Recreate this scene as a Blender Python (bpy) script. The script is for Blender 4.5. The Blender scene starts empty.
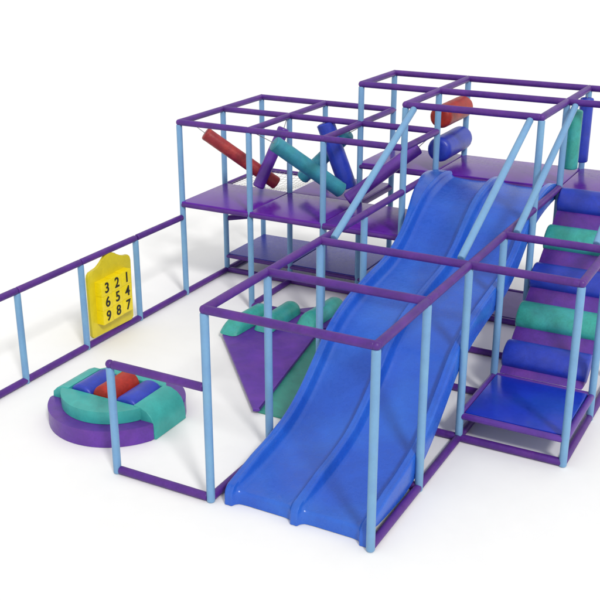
import bpy, bmesh, math, random
from mathutils import Vector, Matrix
random.seed(7)
scene = bpy.context.scene
C = scene.collection

# ------------------------------------------------------------------ camera
S = 1.2                 # one bay of the frame is 1.2 m (4 ft) wide
RV = 1.0077             # bays are a hair longer than wide
def W(u, v, z):
    """bay coordinates -> metres"""
    return Vector((u * S, v * RV * S, z * S))

cam_data = bpy.data.cameras.new('camera')
cam = bpy.data.objects.new('camera', cam_data)
C.objects.link(cam)
yaw, pitch = -0.49414534, 0.37143887
cam.location = (7.21924042 * S, -10.25425992 * S, 4.73088345 * S)
fwd = Vector((math.sin(yaw) * math.cos(pitch), math.cos(yaw) * math.cos(pitch), -math.sin(pitch)))
cam.rotation_euler = fwd.to_track_quat('-Z', 'Y').to_euler()
cam_data.sensor_width = 36.0
cam_data.lens = 1013.8108 / 600 * 36.0
cam_data.clip_start = 0.1
cam_data.clip_end = 2000
scene.camera = cam

# ------------------------------------------------------------------ light: white studio
world = bpy.data.worlds.new('World')
scene.world = world
world.use_nodes = True
bg = world.node_tree.nodes['Background']
bg.inputs['Color'].default_value = (1.0, 1.0, 1.0, 1)
bg.inputs['Strength'].default_value = 0.90

sun_data = bpy.data.lights.new('key_light', 'SUN')
sun_data.energy = 1.9
sun_data.angle = math.radians(9)
sun_data.color = (1.0, 0.985, 0.96)
sun = bpy.data.objects.new('key_light', sun_data)
C.objects.link(sun)
sun_dir = Vector((1.07, -0.94, 1.25)).normalized()      # towards the lamp
sun.rotation_euler = sun_dir.to_track_quat('Z', 'Y').to_euler()
sun.location = (8, -8, 9)

vs = scene.view_settings
vs.view_transform = 'Standard'
vs.look = 'None'
vs.exposure = 0.0
vs.gamma = 1.0
scene.render.resolution_x = 1024
scene.render.resolution_y = 1024

# ------------------------------------------------------------------ materials
def srgb(h):
    h = h.lstrip('#')
    c = [int(h[i:i + 2], 16) / 255 for i in (0, 2, 4)]
    return tuple(((x / 12.92) if x <= 0.04045 else ((x + 0.055) / 1.055) ** 2.4) for x in c) + (1,)

def mat(name, col, rough=0.4, var=0.14, spec=0.5, scale=6.0, bump=0.15, bump_scale=60, streak=0.0,
        alt=None, alt_amt=0.0, coat=0.0, scuff=0.0):
    m = bpy.data.materials.new(name)
    m.use_nodes = True
    nt = m.node_tree
    N, L = nt.nodes, nt.links
    b = N['Principled BSDF']
    c = srgb(col) if isinstance(col, str) else col
    tc = N.new('ShaderNodeTexCoord')
    oi = N.new('ShaderNodeObjectInfo')
    mul = N.new('ShaderNodeVectorMath'); mul.operation = 'SCALE'
    comb = N.new('ShaderNodeCombineXYZ')
    for k in range(3):
        L.new(oi.outputs['Random'], comb.inputs[k])
    L.new(comb.outputs[0], mul.inputs[0]); mul.inputs['Scale'].default_value = 37.0
    add = N.new('ShaderNodeVectorMath'); add.operation = 'ADD'
    L.new(tc.outputs['Object'], add.inputs[0]); L.new(mul.outputs[0], add.inputs[1])
    n1 = N.new('ShaderNodeTexNoise'); n1.inputs['Scale'].default_value = scale
    n1.inputs['Detail'].default_value = 5; n1.inputs['Roughness'].default_value = 0.6
    n1.inputs['Distortion'].default_value = 0.6
    L.new(add.outputs[0], n1.inputs['Vector'])
    n2 = N.new('ShaderNodeTexNoise'); n2.inputs['Scale'].default_value = scale * 7
    n2.inputs['Detail'].default_value = 6
    L.new(add.outputs[0], n2.inputs['Vector'])
    # value variation
    mr = N.new('ShaderNodeMapRange')
    mr.inputs['From Min'].default_value = 0.3; mr.inputs['From Max'].default_value = 0.7
    mr.inputs['To Min'].default_value = 1 - var; mr.inputs['To Max'].default_value = 1 + var
    L.new(n1.outputs['Fac'], mr.inputs['Value'])
    mr2 = N.new('ShaderNodeMapRange')
    mr2.inputs['From Min'].default_value = 0.3; mr2.inputs['From Max'].default_value = 0.7
    mr2.inputs['To Min'].default_value = 1 - var * 0.5; mr2.inputs['To Max'].default_value = 1 + var * 0.5
    L.new(n2.outputs['Fac'], mr2.inputs['Value'])
    mm = N.new('ShaderNodeMath'); mm.operation = 'MULTIPLY'
    L.new(mr.outputs[0], mm.inputs[0]); L.new(mr2.outputs[0], mm.inputs[1])
    vm = N.new('ShaderNodeVectorMath'); vm.operation = 'SCALE'
    base = N.new('ShaderNodeRGB'); base.outputs[0].default_value = c
    src = base.outputs[0]
    if alt:
        mx = N.new('ShaderNodeMix'); mx.data_type = 'RGBA'
        n3 = N.new('ShaderNodeTexNoise'); n3.inputs['Scale'].default_value = scale * 0.6
        n3.inputs['Detail'].default_value = 3
        L.new(add.outputs[0], n3.inputs['Vector'])
        r3 = N.new('ShaderNodeMapRange')
        r3.inputs['From Min'].default_value = 0.42; r3.inputs['From Max'].default_value = 0.68
        r3.inputs['To Max'].default_value = alt_amt
        L.new(n3.outputs['Fac'], r3.inputs['Value'])
        L.new(r3.outputs[0], mx.inputs['Factor'])
        L.new(src, mx.inputs['A']); mx.inputs['B'].default_value = srgb(alt)
        src = mx.outputs['Result']
    L.new(src, vm.inputs[0]); L.new(mm.outputs[0], vm.inputs['Scale'])
    out = vm.outputs[0]
    if scuff:
        # pale rubbed scratches of their own shape
        mp = N.new('ShaderNodeMapping'); mp.inputs['Scale'].default_value = (9, 1.2, 3)
        mp.inputs['Rotation'].default_value = (0, 0, 0.12)
        L.new(add.outputs[0], mp.inputs['Vector'])
        n4 = N.new('ShaderNodeTexNoise'); n4.inputs['Scale'].default_value = 5
        n4.inputs['Detail'].default_value = 9; n4.inputs['Roughness'].default_value = 0.75
        L.new(mp.outputs[0], n4.inputs['Vector'])
        r4 = N.new('ShaderNodeMapRange')
        r4.inputs['From Min'].default_value = 0.58; r4.inputs['From Max'].default_value = 0.72
        r4.inputs['To Max'].default_value = scuff
        L.new(n4.outputs['Fac'], r4.inputs['Value'])
        mx2 = N.new('ShaderNodeMix'); mx2.data_type = 'RGBA'
        L.new(r4.outputs[0], mx2.inputs['Factor'])
        L.new(out, mx2.inputs['A']); mx2.inputs['B'].default_value = (0.55, 0.62, 0.78, 1)
        out = mx2.outputs['Result']
    L.new(out, b.inputs['Base Color'])
    rr = N.new('ShaderNodeMapRange')
    rr.inputs['From Min'].default_value = 0.3; rr.inputs['From Max'].default_value = 0.7
    rr.inputs['To Min'].default_value = max(0.03, rough - 0.05); rr.inputs['To Max'].default_value = rough + 0.07
    L.new(n2.outputs['Fac'], rr.inputs['Value']); L.new(rr.outputs[0], b.inputs['Roughness'])
    b.inputs['Specular IOR Level'].default_value = spec
    b.inputs['Coat Weight'].default_value = coat
    b.inputs['Coat Roughness'].default_value = 0.12
    if bump:
        n5 = N.new('ShaderNodeTexNoise'); n5.inputs['Scale'].default_value = bump_scale
        n5.inputs['Detail'].default_value = 3
        L.new(add.outputs[0], n5.inputs['Vector'])
        n6 = N.new('ShaderNodeTexNoise'); n6.inputs['Scale'].default_value = 4.5
        n6.inputs['Detail'].default_value = 2
        L.new(add.outputs[0], n6.inputs['Vector'])
        ad = N.new('ShaderNodeMath'); ad.operation = 'MULTIPLY_ADD'
        L.new(n6.outputs['Fac'], ad.inputs[0]); ad.inputs[1].default_value = 1.6
        L.new(n5.outputs['Fac'], ad.inputs[2])
        bp = N.new('ShaderNodeBump'); bp.inputs['Strength'].default_value = bump
        bp.inputs['Distance'].default_value = 0.01
        L.new(ad.outputs[0], bp.inputs['Height']); L.new(bp.outputs[0], b.inputs['Normal'])
    return m

M = dict(
    floor=mat('white_floor', (0.83, 0.828, 0.82, 1), rough=0.55, var=0.012, spec=0.25, scale=0.8, bump=0.02),
    post=mat('light_blue_foam', '#6994BC', rough=0.45, var=0.05, scale=5, bump=0.12, alt='#72A0BC', alt_amt=0.5),
    rail=mat('purple_foam', '#4A2078', rough=0.45, var=0.16, scale=5, bump=0.12, alt='#5E2A80', alt_amt=0.5, spec=0.4),
    joint=mat('dark_purple_joint', '#2C1648', rough=0.5, var=0.1),
    deck=mat('purple_deck_vinyl', '#561490', rough=0.2, var=0.10, scale=3.0, bump=0, alt='#60228C', alt_amt=0.6, spec=0.28),
    trim=mat('purple_trim', '#52298A', rough=0.34, var=0.14, bump=0.08),
    floormat=mat('dull_purple_mat', '#5A4688', rough=0.45, var=0.1, bump=0.1, spec=0.3),
    shelf=mat('slate_purple_vinyl', '#36349A', rough=0.3, var=0.10, scale=3.5, bump=0, spec=0.3),
    bluepad=mat('blue_pad_vinyl', '#1530AC', rough=0.2, var=0.10, scale=3, bump=0, alt='#16429E', alt_amt=0.5, spec=0.4),
    slide=mat('blue_slide_plastic', '#1C50B6', rough=0.27, var=0.07, scale=2.5, bump=0.012, bump_scale=50,
              alt='#2862C0', alt_amt=0.7, scuff=0.04, spec=0.5),
    blueroll=mat('blue_vinyl', '#1C34A4', rough=0.38, var=0.14, scale=7, bump=0.16, alt='#3040A4', alt_amt=0.6),
    tealroll=mat('teal_vinyl', '#2F9488', rough=0.4, var=0.15, scale=7, bump=0.16, alt='#3A9CA0', alt_amt=0.6),
    bagteal=mat('teal_bag_vinyl', '#33859A', rough=0.4, var=0.14, scale=7, bump=0.12, alt='#2F8C8A', alt_amt=0.5),
    padteal=mat('sea_green_pad_vinyl', '#309C96', rough=0.42, var=0.10, scale=6, bump=0.12, alt='#3FA8A0', alt_amt=0.6),
    green=mat('green_mat_vinyl', '#338A7A', rough=0.4, var=0.12, scale=5, bump=0.15),
    red=mat('red_vinyl', '#9C2A1E', rough=0.42, var=0.22, scale=7, bump=0.14, alt='#842624', alt_amt=0.5, spec=0.3),
    redbag=mat('dark_red_vinyl', '#8A2830', spec=0.35, rough=0.4, var=0.24, scale=7, bump=0.2, alt='#B04030', alt_amt=0.5),
    purple=mat('purple_vinyl', '#56288E', rough=0.34, var=0.15, scale=6, bump=0.2, alt='#643090', alt_amt=0.5),
    ramp=mat('plum_ramp_vinyl', '#52288A', rough=0.38, var=0.16, scale=6, bump=0.2, alt='#643084', alt_amt=0.6),
    matp=mat('purple_mat_vinyl', '#532490', rough=0.4, var=0.14, scale=5, bump=0.14, alt='#643094', alt_amt=0.6),
    bright=mat('bright_purple_edge', '#6C22B8', rough=0.35, var=0.1, bump=0.1),
    yellow=mat('yellow_plastic', '#CDBB1C', rough=0.35, var=0.07, scale=8, bump=0.12),
    yellow2=mat('bright_yellow_plastic', '#E6CE08', rough=0.32, var=0.06, scale=8, bump=0.1),
    black=mat('black_ink', '#12100C', rough=0.5, var=0.1, bump=0),
    rope=mat('grey_rope', '#8C8C90', rough=0.6, var=0.15, scale=20, bump=0),
    net=mat('beige_net', '#97948A', rough=0.7, var=0.1, bump=0),
    bolt=mat('grey_steel', '#8d9096', rough=0.35, var=0.1, bump=0),
)

# ------------------------------------------------------------------ helpers
def thing(name, label, cat, loc=(0, 0, 0), group=None):
    o = bpy.data.objects.new(name, None)
    C.objects.link(o)
    o.empty_display_size = 0.1
    o.location = Vector(loc)
    o['label'] = label
    o['category'] = cat
    if group:
        o['group'] = group
    return o

def wloc(o):
    p = Vector((0, 0, 0))
    while o is not None:
        p += o.location
        o = o.parent
    return p

def obj(name, bm, m, parent=None, label=None, cat=None, group=None, kind=None, smooth=35):
    """world-space bmesh -> one mesh object whose origin is its own centre"""
    bmesh.ops.recalc_face_normals(bm, faces=bm.faces)
    lo = Vector((min(v.co[i] for v in bm.verts) for i in range(3)))
    hi = Vector((max(v.co[i] for v in bm.verts) for i in range(3)))
    c = (lo + hi) / 2
    if parent is None and kind is None:
        c.z = lo.z
    bmesh.ops.translate(bm, verts=bm.verts, vec=-c)
    me = bpy.data.meshes.new(name)
    bm.to_mesh(me)
    bm.free()
    me.materials.append(m)
    if smooth:
        me.polygons.foreach_set('use_smooth', [True] * len(me.polygons))
        me.set_sharp_from_angle(angle=math.radians(smooth))
    o = bpy.data.objects.new(name, me)
    C.objects.link(o)
    if parent:
        o.parent = parent
        o.location = c - wloc(parent)
    else:
        o.location = c
    for k, v in (('label', label), ('category', cat), ('group', group), ('kind', kind)):
        if v:
            o[k] = v
    return o

def frame_of(d):
    d = d.normalized()
    a = Vector((0, 0, 1)) if abs(d.z) < 0.9 else Vector((1, 0, 0))
    x = d.cross(a).normalized()
    y = d.cross(x).normalized()
    return x, y

def tube(bm, a, b, r, seg=20, cap=0.25, rough=0.0, half=None, up=None, rings=1):
    """a padded bar with softly rounded ends; half = keep only the upper half round section"""
    a, b = Vector(a), Vector(b)
    d = b - a
    Ln = d.length
    x, y = frame_of(d)
    if up is not None:
        y = (up - d.normalized() * up.dot(d.normalized())).normalized()
        x = y.cross(d.normalized())
    dn = d.normalized()
    e = r * cap
    prof = []
    if cap > 0:
        for k in range(4):
            t = k / 3 * math.pi / 2
            prof.append((e * (1 - math.cos(t)) if False else e - e * math.cos(math.pi / 2 - (math.pi / 2 - t)), r - e + e * math.sin(t)))
        prof = [(e * (1 - math.sin(t)), r - e * (1 - math.cos(t))) for t in (math.pi / 2 - math.pi / 2 * 0, 0)] if False else prof
    else:
        prof = [(0, r)]
    st = [(p[0], p[1]) for p in prof]
    mid = [(Ln * k / (rings + 1), r) for k in range(1, rings + 1)] if rings > 0 else []
    mid = [q for q in mid if e < q[0] < Ln - e]
    en = [(Ln - p[0], p[1]) for p in reversed(prof)]
    R = []
    for s, rad in st + mid + en:
        ring = []
        for k in range(seg):
            if half is None:
                t = 2 * math.pi * k / seg
                rr = rad * (1 + rough * random.uniform(-1, 1))
                co = a + dn * s + x * math.cos(t) * rr + y * math.sin(t) * rr
            else:
                t = math.pi * k / (seg - 1)
                cx_, sy_ = math.cos(t), math.sin(t)
                co = a + dn * s + x * cx_ * rad + y * (sy_ ** 0.8 if sy_ > 0 else 0) * rad * half
            ring.append(bm.verts.new(co))
        R.append(ring)
    for i in range(len(R) - 1):
        for k in range(seg):
            k2 = (k + 1) % seg
            bm.faces.new((R[i][k], R[i][k2], R[i + 1][k2], R[i + 1][k]))
    bm.faces.new(list(reversed(R[0])))
    bm.faces.new(R[-1])
    return bm

def box(bm, lo, hi, bev=0.0, seg=3):
    n0 = set(bm.verts)
    r = bmesh.ops.create_cube(bm, size=1.0)
    vs_ = r['verts']
    lo, hi = Vector(lo), Vector(hi)
    for v in vs_:
        v.co = Vector(((v.co[i] + 0.5) * (hi[i] - lo[i]) + lo[i]) for i in range(3))
    if bev:
        ed = list({e for v in vs_ for e in v.link_edges})
        bmesh.ops.bevel(bm, geom=ed, offset=bev, segments=seg, profile=0.6, affect='EDGES')
    return bm

def prism(bm, pts, d, bev=0.0, seg=3):
    """closed polygon (3D points) extruded by vector d"""
    d = Vector(d)
    a = [bm.verts.new(Vector(p)) for p in pts]
    b = [bm.verts.new(Vector(p) + d) for p in pts]
    n = len(pts)
    fs = [bm.faces.new(a), bm.faces.new(list(reversed(b)))]
    for i in range(n):
        fs.append(bm.faces.new((a[i], b[i], b[(i + 1) % n], a[(i + 1) % n])))
    if bev:
        ed = list({e for f in fs[:2] for e in f.edges})
        bmesh.ops.bevel(bm, geom=ed, offset=bev, segments=seg, profile=0.6, affect='EDGES', clamp_overlap=True)
    return bm

# ------------------------------------------------------------------ floor
FL = -0.04                                     # floor level, in bays, under the bottom rails
bm = bmesh.new()
bmesh.ops.create_circle(bm, cap_ends=True, radius=400, segments=96)
bmesh.ops.translate(bm, verts=bm.verts, vec=(0, 0, FL * S))
obj('floor', bm, M['floor'], kind='structure', smooth=0)

# levels of the frame, in bays
Hf, He, Hb, Ht, HT = 1.021, 1.041, 1.737, 2.234, 2.711
PR, RR = 0.0365 * S, 0.0375 * S                # radius of posts and of rails, metres

def post(root, u, v, top, z0=FL):
    bm = bmesh.new()
    tube(bm, W(u, v, z0) + Vector((0, 0, 0.004)), W(u, v, top - 0.028), PR, rings=6, rough=0.006, cap=0.3)
    p = obj('post', bm, M['post'], root)
    return p

def rail(root, a, b, gap=0.012, name='rail', m='rail', r=None):
    a3, b3 = W(*a), W(*b)
    d = (b3 - a3).normalized()
    bm = bmesh.new()
    tube(bm, a3 + d * gap * S, b3 - d * gap * S, r or RR, rings=6, rough=0.006, cap=0.3)
    return obj(name, bm, M[m], root)

def joints(root, pts):
    """the dark elbow fittings where rails meet, one mesh part each"""
    for p in pts:
        bm = bmesh.new()
        bmesh.ops.create_uvsphere(bm, u_segments=16, v_segments=10, radius=0.0385 * S)
        bmesh.ops.translate(bm, verts=bm.verts, vec=W(*p))
        obj('elbow_joint', bm, M['rail'], root)

def deck(root, u0, u1, v0, v1, z, m='deck', th=0.045, inset=0.0, name='deck'):
    bm = bmesh.new()
    lo = W(u0 + inset, v0 + inset, z - th)
    hi = W(u1 - inset, v1 - inset, z)
    box(bm, lo, hi, bev=0.018, seg=3)
    return obj(name, bm, M[m], root)

# ------------------------------------------------------------------ fence
fence = thing('rail_fence', 'long low purple rail fence with light blue posts running to the low tower', 'fence', W(0, -2, FL))
for v in (-5, -4, -3, -2, -1):
    post(fence, 0, v, Hf)
for v in range(-5, 0):
    rail(fence, (0, v, Hf), (0, v + 1, Hf), gap=0.004 if v < -1 else 0.03)
    rail(fence, (0, v, 0), (0, v + 1, 0), gap=0.004 if v < -1 else 0.03, name='bottom_rail')

# ------------------------------------------------------------------ low tower (left, behind)
low = thing('low_tower', 'low square tower of light blue posts and purple rails with purple deck, behind the fence', 'climbing frame', W(0, 0, FL))
for u in (0, 1, 2):
    for v in (0, 1, 2):
        if (u, v) in ((2, 1), (2, 2)):
            continue                                       # those posts belong to the tall tower
        post(low, u, v, Ht)
for v in (0, 1, 2):
    for u in (0, 1, 2):
        if v == 2 and u == 2:
            continue
        rail(low, (u, v, Ht), (u + 1, v, Ht), name='top_rail')
for u in (0, 1, 2, 3):
    for v in (0, 1):
        if u == 3 and v == 1:
            continue
        rail(low, (u, v, Ht), (u, v + 1, Ht), name='top_rail')
joints(low, [(u, v, Ht) for u in (0, 1, 2) for v in (0, 1, 2)])
for u in (0, 1):
    rail(low, (u, 0, 0), (u, 1, 0), name='bottom_rail')
rail(low, (0, 1, 0), (0, 2, 0), name='bottom_rail')
for u in (0, 1, 2):
    rail(low, (u, 1, 0), (u + 1, 1, 0), name='bottom_rail')
rail(low, (1, 0, 0), (2, 0, 0), name='bottom_rail'); rail(low, (2, 0, 0), (3, 0, 0), name='bottom_rail')
ZD = 1.235
for u in (0, 1, 2):
    deck(low, u + 0.004, u + 0.996, -0.035, 1.0, ZD)
deck(low, 1.004, 1.996, 1.004, 2.03, ZD)
# deck edge padding
for u in (0, 1, 2):
    rail(low, (u, -0.02, ZD - 0.045), (u + 1, -0.02, ZD - 0.045), gap=0.01, name='deck_edge_rail', m='rail', r=0.03 * S)
rail(low, (0, 0, ZD - 0.045), (0, 1, ZD - 0.045), name='deck_edge_rail', r=0.03 * S)
rail(low, (0, 1, ZD - 0.03), (0, 2, ZD - 0.03), name='deck_edge_rail', r=0.03 * S)
rail(low, (0, 2, ZD - 0.03), (1, 2, ZD - 0.03), name='deck_edge_rail', r=0.03 * S)
rail(low, (2, 1, ZD - 0.05), (2, 2, ZD - 0.05), name='deck_edge_rail', r=0.03 * S)
rail(low, (0, 1, 0.74), (1, 2, 0.74), name='diagonal_rail')
# low shelf close to the floor in the rear row
for u in (0, 1, 2):
    deck(low, u + 0.01, u + 0.99, 1.0, 2.0, 0.235, m='shelf', name='shelf')
    rail(low, (u, 0.99, 0.2), (u + 1, 0.99, 0.2), gap=0.01, name='shelf_edge_rail', r=0.026 * S)

# climbing net: fills the back-left bay of the low tower
bm = bmesh.new()
nn = 13
def netp(a, b):
    sag = -0.07 * math.sin(math.pi * a) * math.sin(math.pi * b)
    return W(0.04 + 0.92 * a, 1.04 + 0.92 * b, ZD - 0.02 + sag)
for k in range(nn + 1):
    for j in range(8):
        a = k / nn
        tube(bm, netp(a, j / 8), netp(a, (j + 1) / 8), 0.0022, seg=5, cap=0, rings=0)
        tube(bm, netp(j / 8, a), netp((j + 1) / 8, a), 0.0022, seg=5, cap=0, rings=0)
obj('rope_net', bm, M['net'], None, 'beige knotted rope net stretched level behind the low tower deck', 'net')

# ------------------------------------------------------------------ tall tower (right, behind)
tall = thing('tall_tower', 'tallest rear tower of light blue posts and purple top rails around the slide top', 'climbing frame', W(3, 1, FL))
tp = [(2, 1), (2, 2), (3, 0), (3, 1), (3, 2), (4.5, 0), (4.5, 1), (4.5, 2), (5.5, 1), (5.5, 2)]
for u, v in tp:
    post(tall, u, v, HT)
for a, b in (((2, 1), (3, 1)), ((3, 1), (4.5, 1)), ((4.5, 1), (5.5, 1)), ((2, 2), (3, 2)), ((3, 2), (4.5, 2)), ((4.5, 2), (5.5, 2)),
             ((3, 0), (4.5, 0)), ((2, 1), (2, 2)), ((3, 0), (3, 1)), ((3, 1), (3, 2)), ((4.5, 0), (4.5, 1)), ((4.5, 1), (4.5, 2)),
             ((5.5, 1), (5.5, 2))):
    rail(tall, (*a, HT), (*b, HT), name='top_rail')
joints(tall, [(*p, HT) for p in tp])
ZU = 1.745
deck(tall, 1.99, 2.995, 0.985, 2.01, ZU)
deck(tall, 3.005, 4.495, 0.985, 2.01, ZU)
deck(tall, 4.505, 5.5, 0.985, 2.01, ZU)
for a, b in (((2, 0.98), (3, 0.98)), ((3, 0.98), (4.5, 0.98)), ((4.5, 0.98), (5.5, 0.98))):
    rail(tall, (*a, ZU - 0.045), (*b, ZU - 0.045), gap=0.01, name='deck_edge_rail', r=0.026 * S)
rail(tall, (2, 1, ZU - 0.045), (2, 2, ZU - 0.045), name='deck_edge_rail', r=0.026 * S)
rail(tall, (3, 0, Hb), (3, 1, Hb), name='middle_rail')
rail(tall, (4.5, 0, Hb), (4.5, 1, Hb), name='middle_rail')
for a, b in (((3, 0), (4.5, 0)), ((3, 1), (4.5, 1)), ((3, 2), (4.5, 2)), ((4.5, 0), (4.5, 1)), ((4.5, 1), (4.5, 2)), ((4.5, 1), (5.5, 1))):
    rail(tall, (*a, 0), (*b, 0), name='bottom_rail')
# floor mat under the upper deck
bm = bmesh.new()
box(bm, W(3.06, 1.06, FL + 0.003), W(4.44, 1.94, 0.03), bev=0.012)
obj('floor_mat', bm, M['floormat'], None, 'flat dull purple mat on the floor beneath the rear deck', 'mat')

# ------------------------------------------------------------------ slide cage (front box)
cage = thing('slide_cage', 'open box of light blue posts and purple rails around the lower half of the slide', 'climbing frame', W(3, -4, FL))
for v in (-4, -3, -2, -1):
    post(cage, 3, v, Hb)
    post(cage, 4.5, v, Hb)
for v in (-4, -3, -2, -1):
    rail(cage, (3, v, Hb), (3, v + 1, Hb), name='top_rail')
    rail(cage, (4.5, v, Hb), (4.5, v + 1, Hb), name='top_rail')
    rail(cage, (3, v, 0), (3, v + 1, 0), name='bottom_rail')
    rail(cage, (4.5, v, 0), (4.5, v + 1, 0), name='bottom_rail')
for v in (-4, -3, -2):
    rail(cage, (3, v, Hb), (4.5, v, Hb), name='top_rail')
for v in (-3, -2, -1):
    rail(cage, (3, v, 0), (4.5, v, 0), name='bottom_rail')
joints(cage, [(u, v, h) for u in (3, 4.5) for v in (-4, -3, -2, -1) for h in (Hb,)])
# slanting posts from the tall tower down to the cage
for u in (3.11, 4.39):
    a, b = W(u, -0.03, HT - 0.03), W(u, -1.93, Hb + 0.02)
    bm = bmesh.new()
    tube(bm, a, b, PR, rings=6, rough=0.006, cap=0.3)
    obj('slanting_post', bm, M['post'], cage)

# side panel frame in front of the round foam island
gate = thing('side_frame', 'low three sided frame of two purple rails and one blue post by the foam island', 'fence', W(2, -4, FL))
post(gate, 2, -4, He)
rail(gate, (2, -4, He), (3, -4, He), gap=0.03, name='rail')
rail(gate, (2, -4, 0), (3, -4, 0), gap=0.03, name='bottom_rail')
joints(gate, [(2, -4, He)])

# ------------------------------------------------------------------ ramp cage (right)
rc = thing('ramp_cage', 'open box of light blue posts and purple rails around the roller ramp', 'climbing frame', W(5.5, -2, FL))
for v in (-2, -1, 0):
    post(rc, 5.5, v, Hb)
for v in (-2, -1, 0):
    rail(rc, (5.5, v, Hb), (5.5, v + 1, Hb), name='top_rail')
    rail(rc, (5.5, v, 0), (5.5, v + 1, 0), name='bottom_rail')
rail(rc, (4.5, -2, Hb), (5.5, -2, Hb), name='top_rail')
rail(rc, (4.5, -1, Hb), (5.5, -1, Hb), name='top_rail')
rail(rc, (4.5, -2, 0), (5.5, -2, 0), name='bottom_rail')
joints(rc, [(5.5, v, h) for v in (-2, -1, 0) for h in (Hb,)])
for u in (4.6, 5.37):
    a, b = W(u, 0.97, HT - 0.03), W(u, -0.93, Hb + 0.02)
    bm = bmesh.new()
    tube(bm, a, b, PR, rings=6, rough=0.006, cap=0.3)
    obj('slanting_post', bm, M['post'], rc)

# ------------------------------------------------------------------ blue step platform
pl = thing('blue_platform', 'low square blue vinyl platform with purple edges at the foot of the ramp', 'platform', W(5, -1.5, FL))
bm = bmesh.new()
box(bm, W(4.535, -1.965, 0.20), W(5.465, -1.035, 0.262), bev=0.016)
obj('pad', bm, M['bluepad'], pl)
for a, b in (((4.5, -2), (5.5, -2)), ((5.5, -2), (5.5, -1)), ((4.5, -1), (5.5, -1)), ((4.5, -2), (4.5, -1))):
    rail(pl, (*a, 0.232), (*b, 0.232), gap=0.02, name='edge_rail', m='trim', r=0.032 * S)

# ------------------------------------------------------------------ roller ramp
rp = thing('roller_ramp', 'steep plum climbing ramp with blue and teal half round rungs between blue platform and deck', 'ramp', W(5, -0.9, 0.25))
SL = 0.72
def rz(v):
    return 0.255 + SL * (v + 1)
bm = bmesh.new()
u0, u1 = 4.55, 5.40
pts = [W(u0, -1.03, rz(-1.03)), W(u0, 0.99, rz(0.99) + 0.0), W(u0, 0.99, rz(0.99) - 0.12), W(u0, -0.90, rz(-1.03))]
pts = [W(u0, -0.99, 0.265), W(u0, 0.95, rz(0.95)), W(u0, 0.95, rz(0.95) - 0.14), W(u0, -0.80, 0.265)]
prism(bm, pts, W(u1 - u0, 0, 0), bev=0.02)
obj('ramp_panel', bm, M['ramp'], rp)
nrm = Vector((0, -SL, 1)).normalized()
for k, v in enumerate((0.905, 0.465, 0.035, -0.385, -0.785)):
    bm = bmesh.new()
    h = 0.012 * S
    base = nrm * (-0.02)
    tube(bm, W(u0 - 0.012, v, rz(v)) + base, W(u1 + 0.012, v, rz(v)) + base, 0.160 * S, seg=22, cap=0.18, half=0.80, up=nrm, rings=4)
    obj('rung', bm, M['blueroll' if k % 2 == 0 else 'tealroll'], rp)

# ------------------------------------------------------------------ double slide
sl = thing('double_slide', 'wide glossy blue double lane wave slide coming down to the white floor', 'slide', W(3.8, -3.9, FL))
key = [(1.02, 1.72), (0.85, 1.715), (0.55, 1.685), (0.25, 1.62), (0.0, 1.49), (-0.35, 1.26), (-0.7, 1.12), (-1.2, 1.04), (-1.65, 0.955),
       (-2.0, 0.82), (-2.3, 0.60), (-2.6, 0.385), (-2.9, 0.235), (-3.25, 0.15), (-3.6, 0.105), (-3.88, 0.085)]
def cr(p0, p1, p2, p3, t):
    return tuple(0.5 * ((2 * b) + (-a + c) * t + (2 * a - 5 * b + 4 * c - d) * t * t + (-a + 3 * b - 3 * c + d) * t ** 3)
                 for a, b, c, d in zip(p0, p1, p2, p3))
path = []
kk = [key[0]] + key + [key[-1]]
for i in range(1, len(kk) - 2):
    for j in range(5):
        path.append(cr(kk[i - 1], kk[i], kk[i + 1], kk[i + 2], j / 5))
path.append(key[-1])
pv = [Vector((a * RV * S, b * S)) for a, b in path]
# turn the end down to the floor
e = pv[-1].copy()
r_end = 0.045
for k in range(1, 6):
    t = k / 5 * math.pi / 2 * 0.94
    pv.append(Vector((e.x - r_end * math.sin(t) , e.y - r_end * (1 - math.cos(t)))))
last = pv[-1]
pv.append(Vector((last.x - 0.004, FL * S + 0.006)))
nP = len(pv)
UL, UM, UR = 3.165, 3.795, 4.425
cw = 0.034
def section(hs):
    """(u metres, height above bed metres)"""
    H = 0.14 * hs
    s = []
    def rim(uc, left_out=False, right_out=False):
        c = uc * S
        o = []
        if left_out:
            o += [(c - 0.052, -0.075), (c - 0.052, H * 0.86), (c - 0.045, H * 0.97), (c - 0.03, H)]
        else:
            o += [(c - 0.125, 0.0), (c - 0.088, 0.006), (c - 0.064, 0.024), (c - 0.050, H * 0.55), (c - 0.040, H * 0.93), (c - 0.026, H)]
        o += [(c - 0.010, H * 0.97), (c, H * 0.955), (c + 0.010, H * 0.97)]
        if right_out:
            o += [(c + 0.03, H), (c + 0.045, H * 0.97), (c + 0.052, H * 0.86), (c + 0.052, -0.075)]
        else:
            o += [(c + 0.026, H), (c + 0.040, H * 0.93), (c + 0.050, H * 0.55), (c + 0.064, 0.024), (c + 0.088, 0.006), (c + 0.125, 0.0)]
        return o
    s += rim(UL, left_out=True)
    for k in range(1, 6):
        f = k / 6
        s.append(((UL + (UM - UL) * (0.17 + 0.66 * f)) * S, -0.012 * math.sin(math.pi * f)))
    s += rim(UM)
    for k in range(1, 6):
        f = k / 6
        s.append(((UM + (UR - UM) * (0.17 + 0.66 * f)) * S, -0.012 * math.sin(math.pi * f)))
    s += rim(UR, right_out=True)
    # underside
    s += [((UR) * S + 0.040, -0.075), ((UR) * S + 0.036, -0.03), ((UL) * S - 0.036, -0.03), ((UL) * S - 0.040, -0.075)]
    return s
bm = bmesh.new()
rings = []
m0 = len(section(1.0)) - 1
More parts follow.
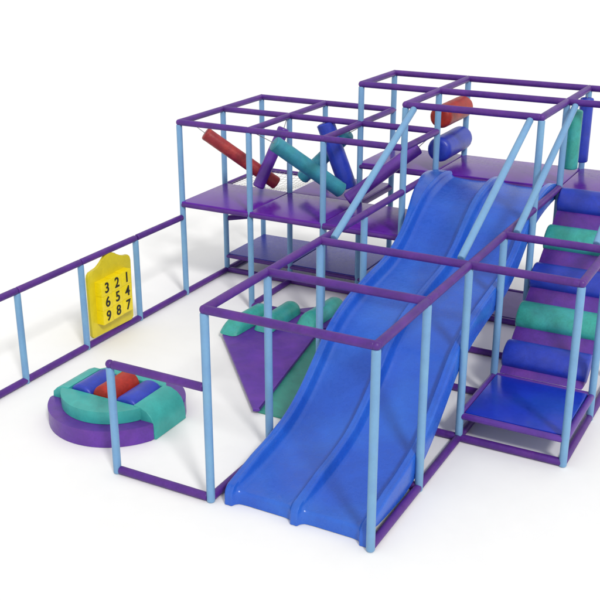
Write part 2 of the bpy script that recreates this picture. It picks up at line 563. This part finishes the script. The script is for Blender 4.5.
for i, p in enumerate(pv):
    a = pv[max(0, i - 1)]; b = pv[min(nP - 1, i + 1)]
    t = (b - a).normalized()
    n = Vector((t.y, -t.x))
    if n.y < 0:
        n = -n
    if i >= nP - 6:
        n = Vector((-1, 0)) * math.sin(min(1, (i - (nP - 7)) / 5) * math.pi / 2) + Vector((0, 1)) * math.cos(min(1, (i - (nP - 7)) / 5) * math.pi / 2)
        n.normalize()
    d = max(0.0, p.x - e.x)
    hs = min(1.0, 0.55 + (d / 0.45) ** 0.8 * 0.45) if d < 0.45 else 1.0
    top = (p.x / S - 0.62) / 0.41                     # lips sink as they reach the deck
    if top > 0:
        hs *= 1 - 0.55 * min(1, top) ** 2
    under = min(1.0, 0.12 + d / 0.5)
    ring = []
    fl = min(1.0, max(0.0, (p.x / S + 0.3) / 1.1)); fl = fl * fl * (3 - 2 * fl)
    for k_, (uu, hh) in enumerate(section(hs)):
        if k_ < 4 or k_ == m0:
            uu -= 0.19 * fl
            hh -= 0.02 * fl
        elif k_ == 4:
            uu -= 0.13 * fl
        if hh < -0.02:
            hh = hh * under if i < nP - 7 else hh * 0.12
        ring.append(bm.verts.new((uu, p.x + n.x * hh, p.y + n.y * hh)))
    rings.append(ring)
m_ = len(rings[0])
for i in range(nP - 1):
    for k in range(m_):
        bm.faces.new((rings[i][k], rings[i][(k + 1) % m_], rings[i + 1][(k + 1) % m_], rings[i + 1][k]))
bm.faces.new(rings[0]); bm.faces.new(list(reversed(rings[-1])))
obj('slide_chute', bm, M['slide'], sl, smooth=50)
# side skirt boards along both flanks, just inside the outer rims
for uc, sg in ((UL, -1), (UR, 1)):
    bm = bmesh.new()
    row = []
    for i in range(0, nP - 8):
        p = pv[i]
        dd = max(0.0, p.x - e.x)
        low_ = min(0.15, 0.02 + dd * 0.16)
        fl = min(1.0, max(0.0, (p.x / S + 0.3) / 1.1)); fl = fl * fl * (3 - 2 * fl) * (0.19 if sg < 0 else 0)
        x0 = uc * S + sg * 0.040 - fl; x1 = uc * S + sg * 0.047 - fl
        row.append([bm.verts.new((x0, p.x, p.y - low_)), bm.verts.new((x1, p.x, p.y - low_)),
                    bm.verts.new((x1, p.x, p.y - 0.01)), bm.verts.new((x0, p.x, p.y - 0.01))])
    for i in range(len(row) - 1):
        for k in range(4):
            bm.faces.new((row[i][k], row[i][(k + 1) % 4], row[i + 1][(k + 1) % 4], row[i + 1][k]))
    bm.faces.new(row[0]); bm.faces.new(list(reversed(row[-1])))
    obj('side_skirt', bm, M['slide'], sl, smooth=50)

# ------------------------------------------------------------------ punch bags in the low tower
def bag(name_label, a, b, r, m, anchor=None, cat='punch bag', anchor2=None, name='foam_bag'):
    a, b = W(*a), W(*b)
    t = thing(name, name_label, cat, (a + b) / 2, 'foam bags slung across the low tower')
    bm = bmesh.new()
    tube(bm, a, b, r * S, seg=26, cap=0.28, rings=8, rough=0.010)
    body = obj('bag_body', bm, M[m], t)
    d = (b - a).normalized()
    for q, s in ((a, 1), (b, -1)):
        bm = bmesh.new()
        tube(bm, q + d * s * 0.035, q + d * s * 0.043, r * S * 1.012, seg=26, cap=0.2, rings=0)
        obj('seam', bm, M[m], body)
    for anc, q in ((anchor, a), (anchor2, b)):
        if anc:
            bm = bmesh.new()
            tube(bm, q, W(*anc), 0.006, seg=8, cap=0, rings=0)
            obj('rope', bm, M['rope'], t)
    return t
bag('long dark red foam bag slanting down from the left corner of the low tower', (0.144, 0.347, 2.05), (0.899, 0.844, 1.37), 0.084, 'redbag', anchor=(0.0, 0.23, 2.20))
bag('short purple foam bag leaning to the left in the low tower, beside the red one', (0.991, 0.874, 2.10), (0.751, 0.611, 1.36), 0.076, 'purple', anchor=(1.0, 0.93, 2.21))
bag('long teal foam bag slanting down to the right in front, in the low tower', (1.197, 0.259, 2.05), (1.824, 0.865, 1.39), 0.098, 'bagteal', anchor=(1.08, 0.02, 2.20))
bag('thick blue foam bag leaning steeply between the two teal bags', (1.50, 1.02, 2.19), (1.80, 1.10, 1.37), 0.114, 'blueroll', anchor=(1.49, 1.0, 2.23))
bag('teal foam bag crossing behind the front teal one, rising to the right', (1.745, 1.203, 2.05), (1.098, 1.154, 1.40), 0.088, 'bagteal', anchor=(2.0, 1.15, 2.2))
bag('long purple foam bag rising to the right, over the deck beside the slanting blue post', (2.772, 1.0, 2.02), (2.081, 0.481, 1.40), 0.082, 'purple', anchor=(2.95, 1.0, 2.2))

# two padded rollers on the tall tower
def roller(label, z, m, r, v0=1.09, v1=1.94, u=2.985):
    a, b = W(u, v0, z), W(u, v1, z)
    t = thing('roller', label, 'roller', (a + b) / 2, 'padded rollers mounted on the tall tower')
    bm = bmesh.new()
    tube(bm, a, b, r * S, seg=30, cap=0.42, rings=8, rough=0.008)
    body = obj('roller_body', bm, M[m], t)
roller('red padded roller, the upper of two on the tall tower', 2.38, 'red', 0.135)
roller('blue padded roller, the lower of two on the tall tower', 1.985, 'blueroll', 0.15)

# hanging pads right of the slide top
def hangpad(label, u, v, z0, z1, r, m):
    t = thing('hanging_bag', label, 'punch bag', W(u, v, z0), 'upright bags hanging at the right side of the tall tower')
    bm = bmesh.new()
    tube(bm, W(u, v, z0), W(u, v, z1), r * S, seg=26, cap=0.25, rings=8, rough=0.008)
    obj('bag_body', bm, M[m], t)
    bm = bmesh.new()
    tube(bm, W(u, v, z1), W(u, v, HT - 0.03), 0.006, seg=8, cap=0, rings=0)
    obj('rope', bm, M['rope'], t)
hangpad('teal upright bag hanging beside the right post of the slide top', 4.56, 1.16, 1.93, 2.60, 0.085, 'tealroll')
hangpad('blue upright bag hanging behind the teal one on the tall tower', 4.55, 1.72, 1.89, 2.645, 0.078, 'blueroll')

# ------------------------------------------------------------------ number board on the fence
nb = thing('number_board', 'yellow number puzzle board with nine black digits fixed to the fence', 'play panel', W(0.02, -1.54, 0.06))
pts2 = [(-1.925, 0.10), (-1.90, 0.065), (-1.20, 0.05), (-1.16, 0.08), (-1.15, 0.80), (-1.165, 0.85), (-1.20, 0.878), (-1.26, 0.885), (-1.32, 0.893),
        (-1.38, 0.925), (-1.43, 0.968), (-1.485, 0.992), (-1.54, 0.998), (-1.60, 0.985), (-1.66, 0.945), (-1.71, 0.895), (-1.76, 0.872),
        (-1.83, 0.872), (-1.89, 0.865), (-1.918, 0.84), (-1.93, 0.80)]
bm = bmesh.new()
prism(bm, [W(-0.012, a, b) for a, b in pts2], W(0.042, 0, 0), bev=0.010)
plate = obj('back_plate', bm, M['yellow'], nb)
digits = [['3', '2', '1'], ['6', '5', '4'], ['9', '8', '7']]
tmp = []
for r_, zc in enumerate((0.648, 0.476, 0.304)):
    for c_, vc in enumerate((-1.735, -1.553, -1.371)):
        zc2 = zc + 0.006 * c_
        bm = bmesh.new()
        box(bm, W(0.028, vc - 0.0895, zc2 - 0.0850), W(0.125, vc + 0.0895, zc2 + 0.0850), bev=0.004, seg=3)
        blk = obj('number_block', bm, M['yellow2'], nb)
        cu = bpy.data.curves.new('digit', 'FONT')
        cu.body = digits[r_][c_]
        cu.size = 0.205
        cu.extrude = 0.003
        cu.offset = 0.003
        cu.align_x = 'CENTER'; cu.align_y = 'CENTER'
        to = bpy.data.objects.new('digit_text', cu)
        C.objects.link(to)
        tmp.append((to, blk, W(0.128, vc + 0.005, zc2)))
bpy.context.view_layer.update()
dg = bpy.context.evaluated_depsgraph_get()
rotm = Matrix(((0, 0, 1), (1, 0, 0), (0, 1, 0)))          # text x -> +Y, text y -> +Z, normal -> +X
for to, blk, pos in tmp:
    me = bpy.data.meshes.new_from_object(to.evaluated_get(dg))
    bm = bmesh.new(); bm.from_mesh(me)
    for v in bm.verts:
        v.co = rotm @ v.co + pos
    obj('digit', bm, M['black'], blk, smooth=0)
for to, blk, pos in tmp:
    cu = to.data
    bpy.data.objects.remove(to)
    bpy.data.curves.remove(cu)
# ------------------------------------------------------------------ round foam island
cu_, cv_ = 1.305, -3.10
isl = thing('foam_island', 'round purple foam island with teal layers and short blue and red half rolls', 'soft play mound', W(cu_, cv_, FL))
z0, z1, z2 = FL + 0.003, 0.135, 0.262
def circ(R, t):
    return Vector(((cu_ + R * math.cos(t)) * S, cv_ * RV * S + R * math.sin(t) * S, 0))
bm = bmesh.new()
def notched(k):                                  # the disc stops short where the end wedges drop to the floor
    p = circ(0.68, 2 * math.pi * k / 144)
    if abs(p.y - cv_ * RV * S) < 0.245 * S:
        lim = 0.595 * S
        p.x = cu_ * S + max(-lim, min(lim, p.x - cu_ * S))
    return p
prism(bm, [notched(k) + Vector((0, 0, z0 * S)) for k in range(144)], (0, 0, (z1 - z0) * S), bev=0.016)
obj('base_disc', bm, M['purple'], isl)
hw = 0.235
R2 = 0.57
for sg, R2 in ((-1, 0.545), (1, 0.49)):
    a0 = math.asin(hw / R2)
    pts = []
    for k in range(33):
        t = a0 + (math.pi - 2 * a0) * k / 32
        p = circ(R2, t * sg)
        pts.append(p + Vector((0, 0, (z1 + 0.003) * S)))
    bm = bmesh.new()
    prism(bm, pts, (0, 0, (z2 - z1) * S), bev=0.014)
    obj('half_moon_layer', bm, M['padteal'], isl)
# channel filling: teal wedges at both ends
for sg in (-1, 1):
    prof = [(0.40, z1 + 0.004), (0.40, z2 + 0.010), (0.48, z2 + 0.008), (0.55, z2 - 0.022), (0.60, z2 - 0.07), (0.628, z2 - 0.13), (0.640, z2 - 0.20), (0.645, FL + 0.004), (0.60, FL + 0.004)]
    if sg < 0:
        prof = [(min(a, 0.602 - (0.006 if b < 0 else 0)) if a > 0.56 else a, b) for a, b in prof if a < 0.641]

    bm = bmesh.new()
    pts = [Vector(((cu_ + sg * a) * S, (cv_ * RV - hw - 0.02) * S, b * S)) for a, b in prof]
    prism(bm, pts, (0, (2 * hw + 0.04) * S, 0), bev=0.012)
    obj('end_wedge', bm, M['padteal'], isl, smooth=40)
bm = bmesh.new()
box(bm, Vector(((cu_ - 0.42) * S, (cv_ * RV - hw + 0.006) * S, (z1 + 0.003) * S)), Vector(((cu_ + 0.42) * S, (cv_ * RV + hw - 0.006) * S, (z1 + 0.05) * S)), bev=0.008)
obj('channel_pad', bm, M['blueroll'], isl)
for k, (du, m, hgt) in enumerate(((-0.275, 'blueroll', 0.95), (0.0, 'red', 1.3), (0.275, 'blueroll', 0.95))):
    bm = bmesh.new()
    c = Vector(((cu_ + du) * S, cv_ * RV * S, (z1 + 0.052) * S))
    L_ = (hw - 0.008) * S
    tube(bm, c - Vector((0, L_, 0)), c + Vector((0, L_, 0)), 0.134 * S, seg=24, cap=0.25, half=hgt, up=Vector((0, 0, 1)), rings=3)
    obj('half_roll', bm, M[m], isl)

# ------------------------------------------------------------------ foam mats and bolsters left of the slide
def poly_mat(name, label, pts, z_lo, z_hi, m, bev=0.016):
    bm = bmesh.new()
    prism(bm, [W(a, b, z_lo) for a, b in pts], (0, 0, (z_hi - z_lo) * S), bev=bev)
    return obj(name, bm, M[m], None, label, 'mat')
poly_mat('green_mat', 'dark teal floor mat between the purple triangle and the slide',
         [(1.9, -0.2), (2.53, -2.42), (3.02, -2.42), (3.4, -2.36), (3.4, -0.2)], FL + 0.003, -0.012, 'green', bev=0.012)
poly_mat('triangle_mat', 'purple triangular floor mat with its point towards the viewer',
         [(1.21, -1.02), (2.50, -2.47), (2.56, -2.44), (2.14, -0.36), (2.42, 0.12), (2.0, 0.5), (1.3, -0.2)], -0.009, 0.026, 'matp')
def bolster(label, a, b, r, bcat='bolster'):
    bm = bmesh.new()
    tube(bm, W(*a), W(*b), r * S, seg=26, cap=0.6, half=1.2, up=Vector((0, 0, 1)), rings=5)
    y0 = W(*a).y
    for v in bm.verts:                       # near end cut on a slant
        t = max(0.0, 1 - (v.co.y - y0) / (0.45 * S))
        v.co.y += t * (v.co.z - a[2] * S) * 1.25
    obj('foam_bolster', bm, M['tealroll'], None, label, bcat, 'teal half round bolsters on the floor mats')
zt = 0.030
bolster('left teal half round bolster nearest the fence, on the purple triangle corner', (1.27, -1.03, zt), (1.32, -0.22, zt), 0.125)
bolster('middle teal half round bolster behind the front cage rail', (1.58, -0.76, zt), (1.60, 0.02, zt), 0.125)
bolster('right teal half round bolster closest to the slide', (1.97, -0.45, zt), (2.02, 0.40, zt), 0.125)
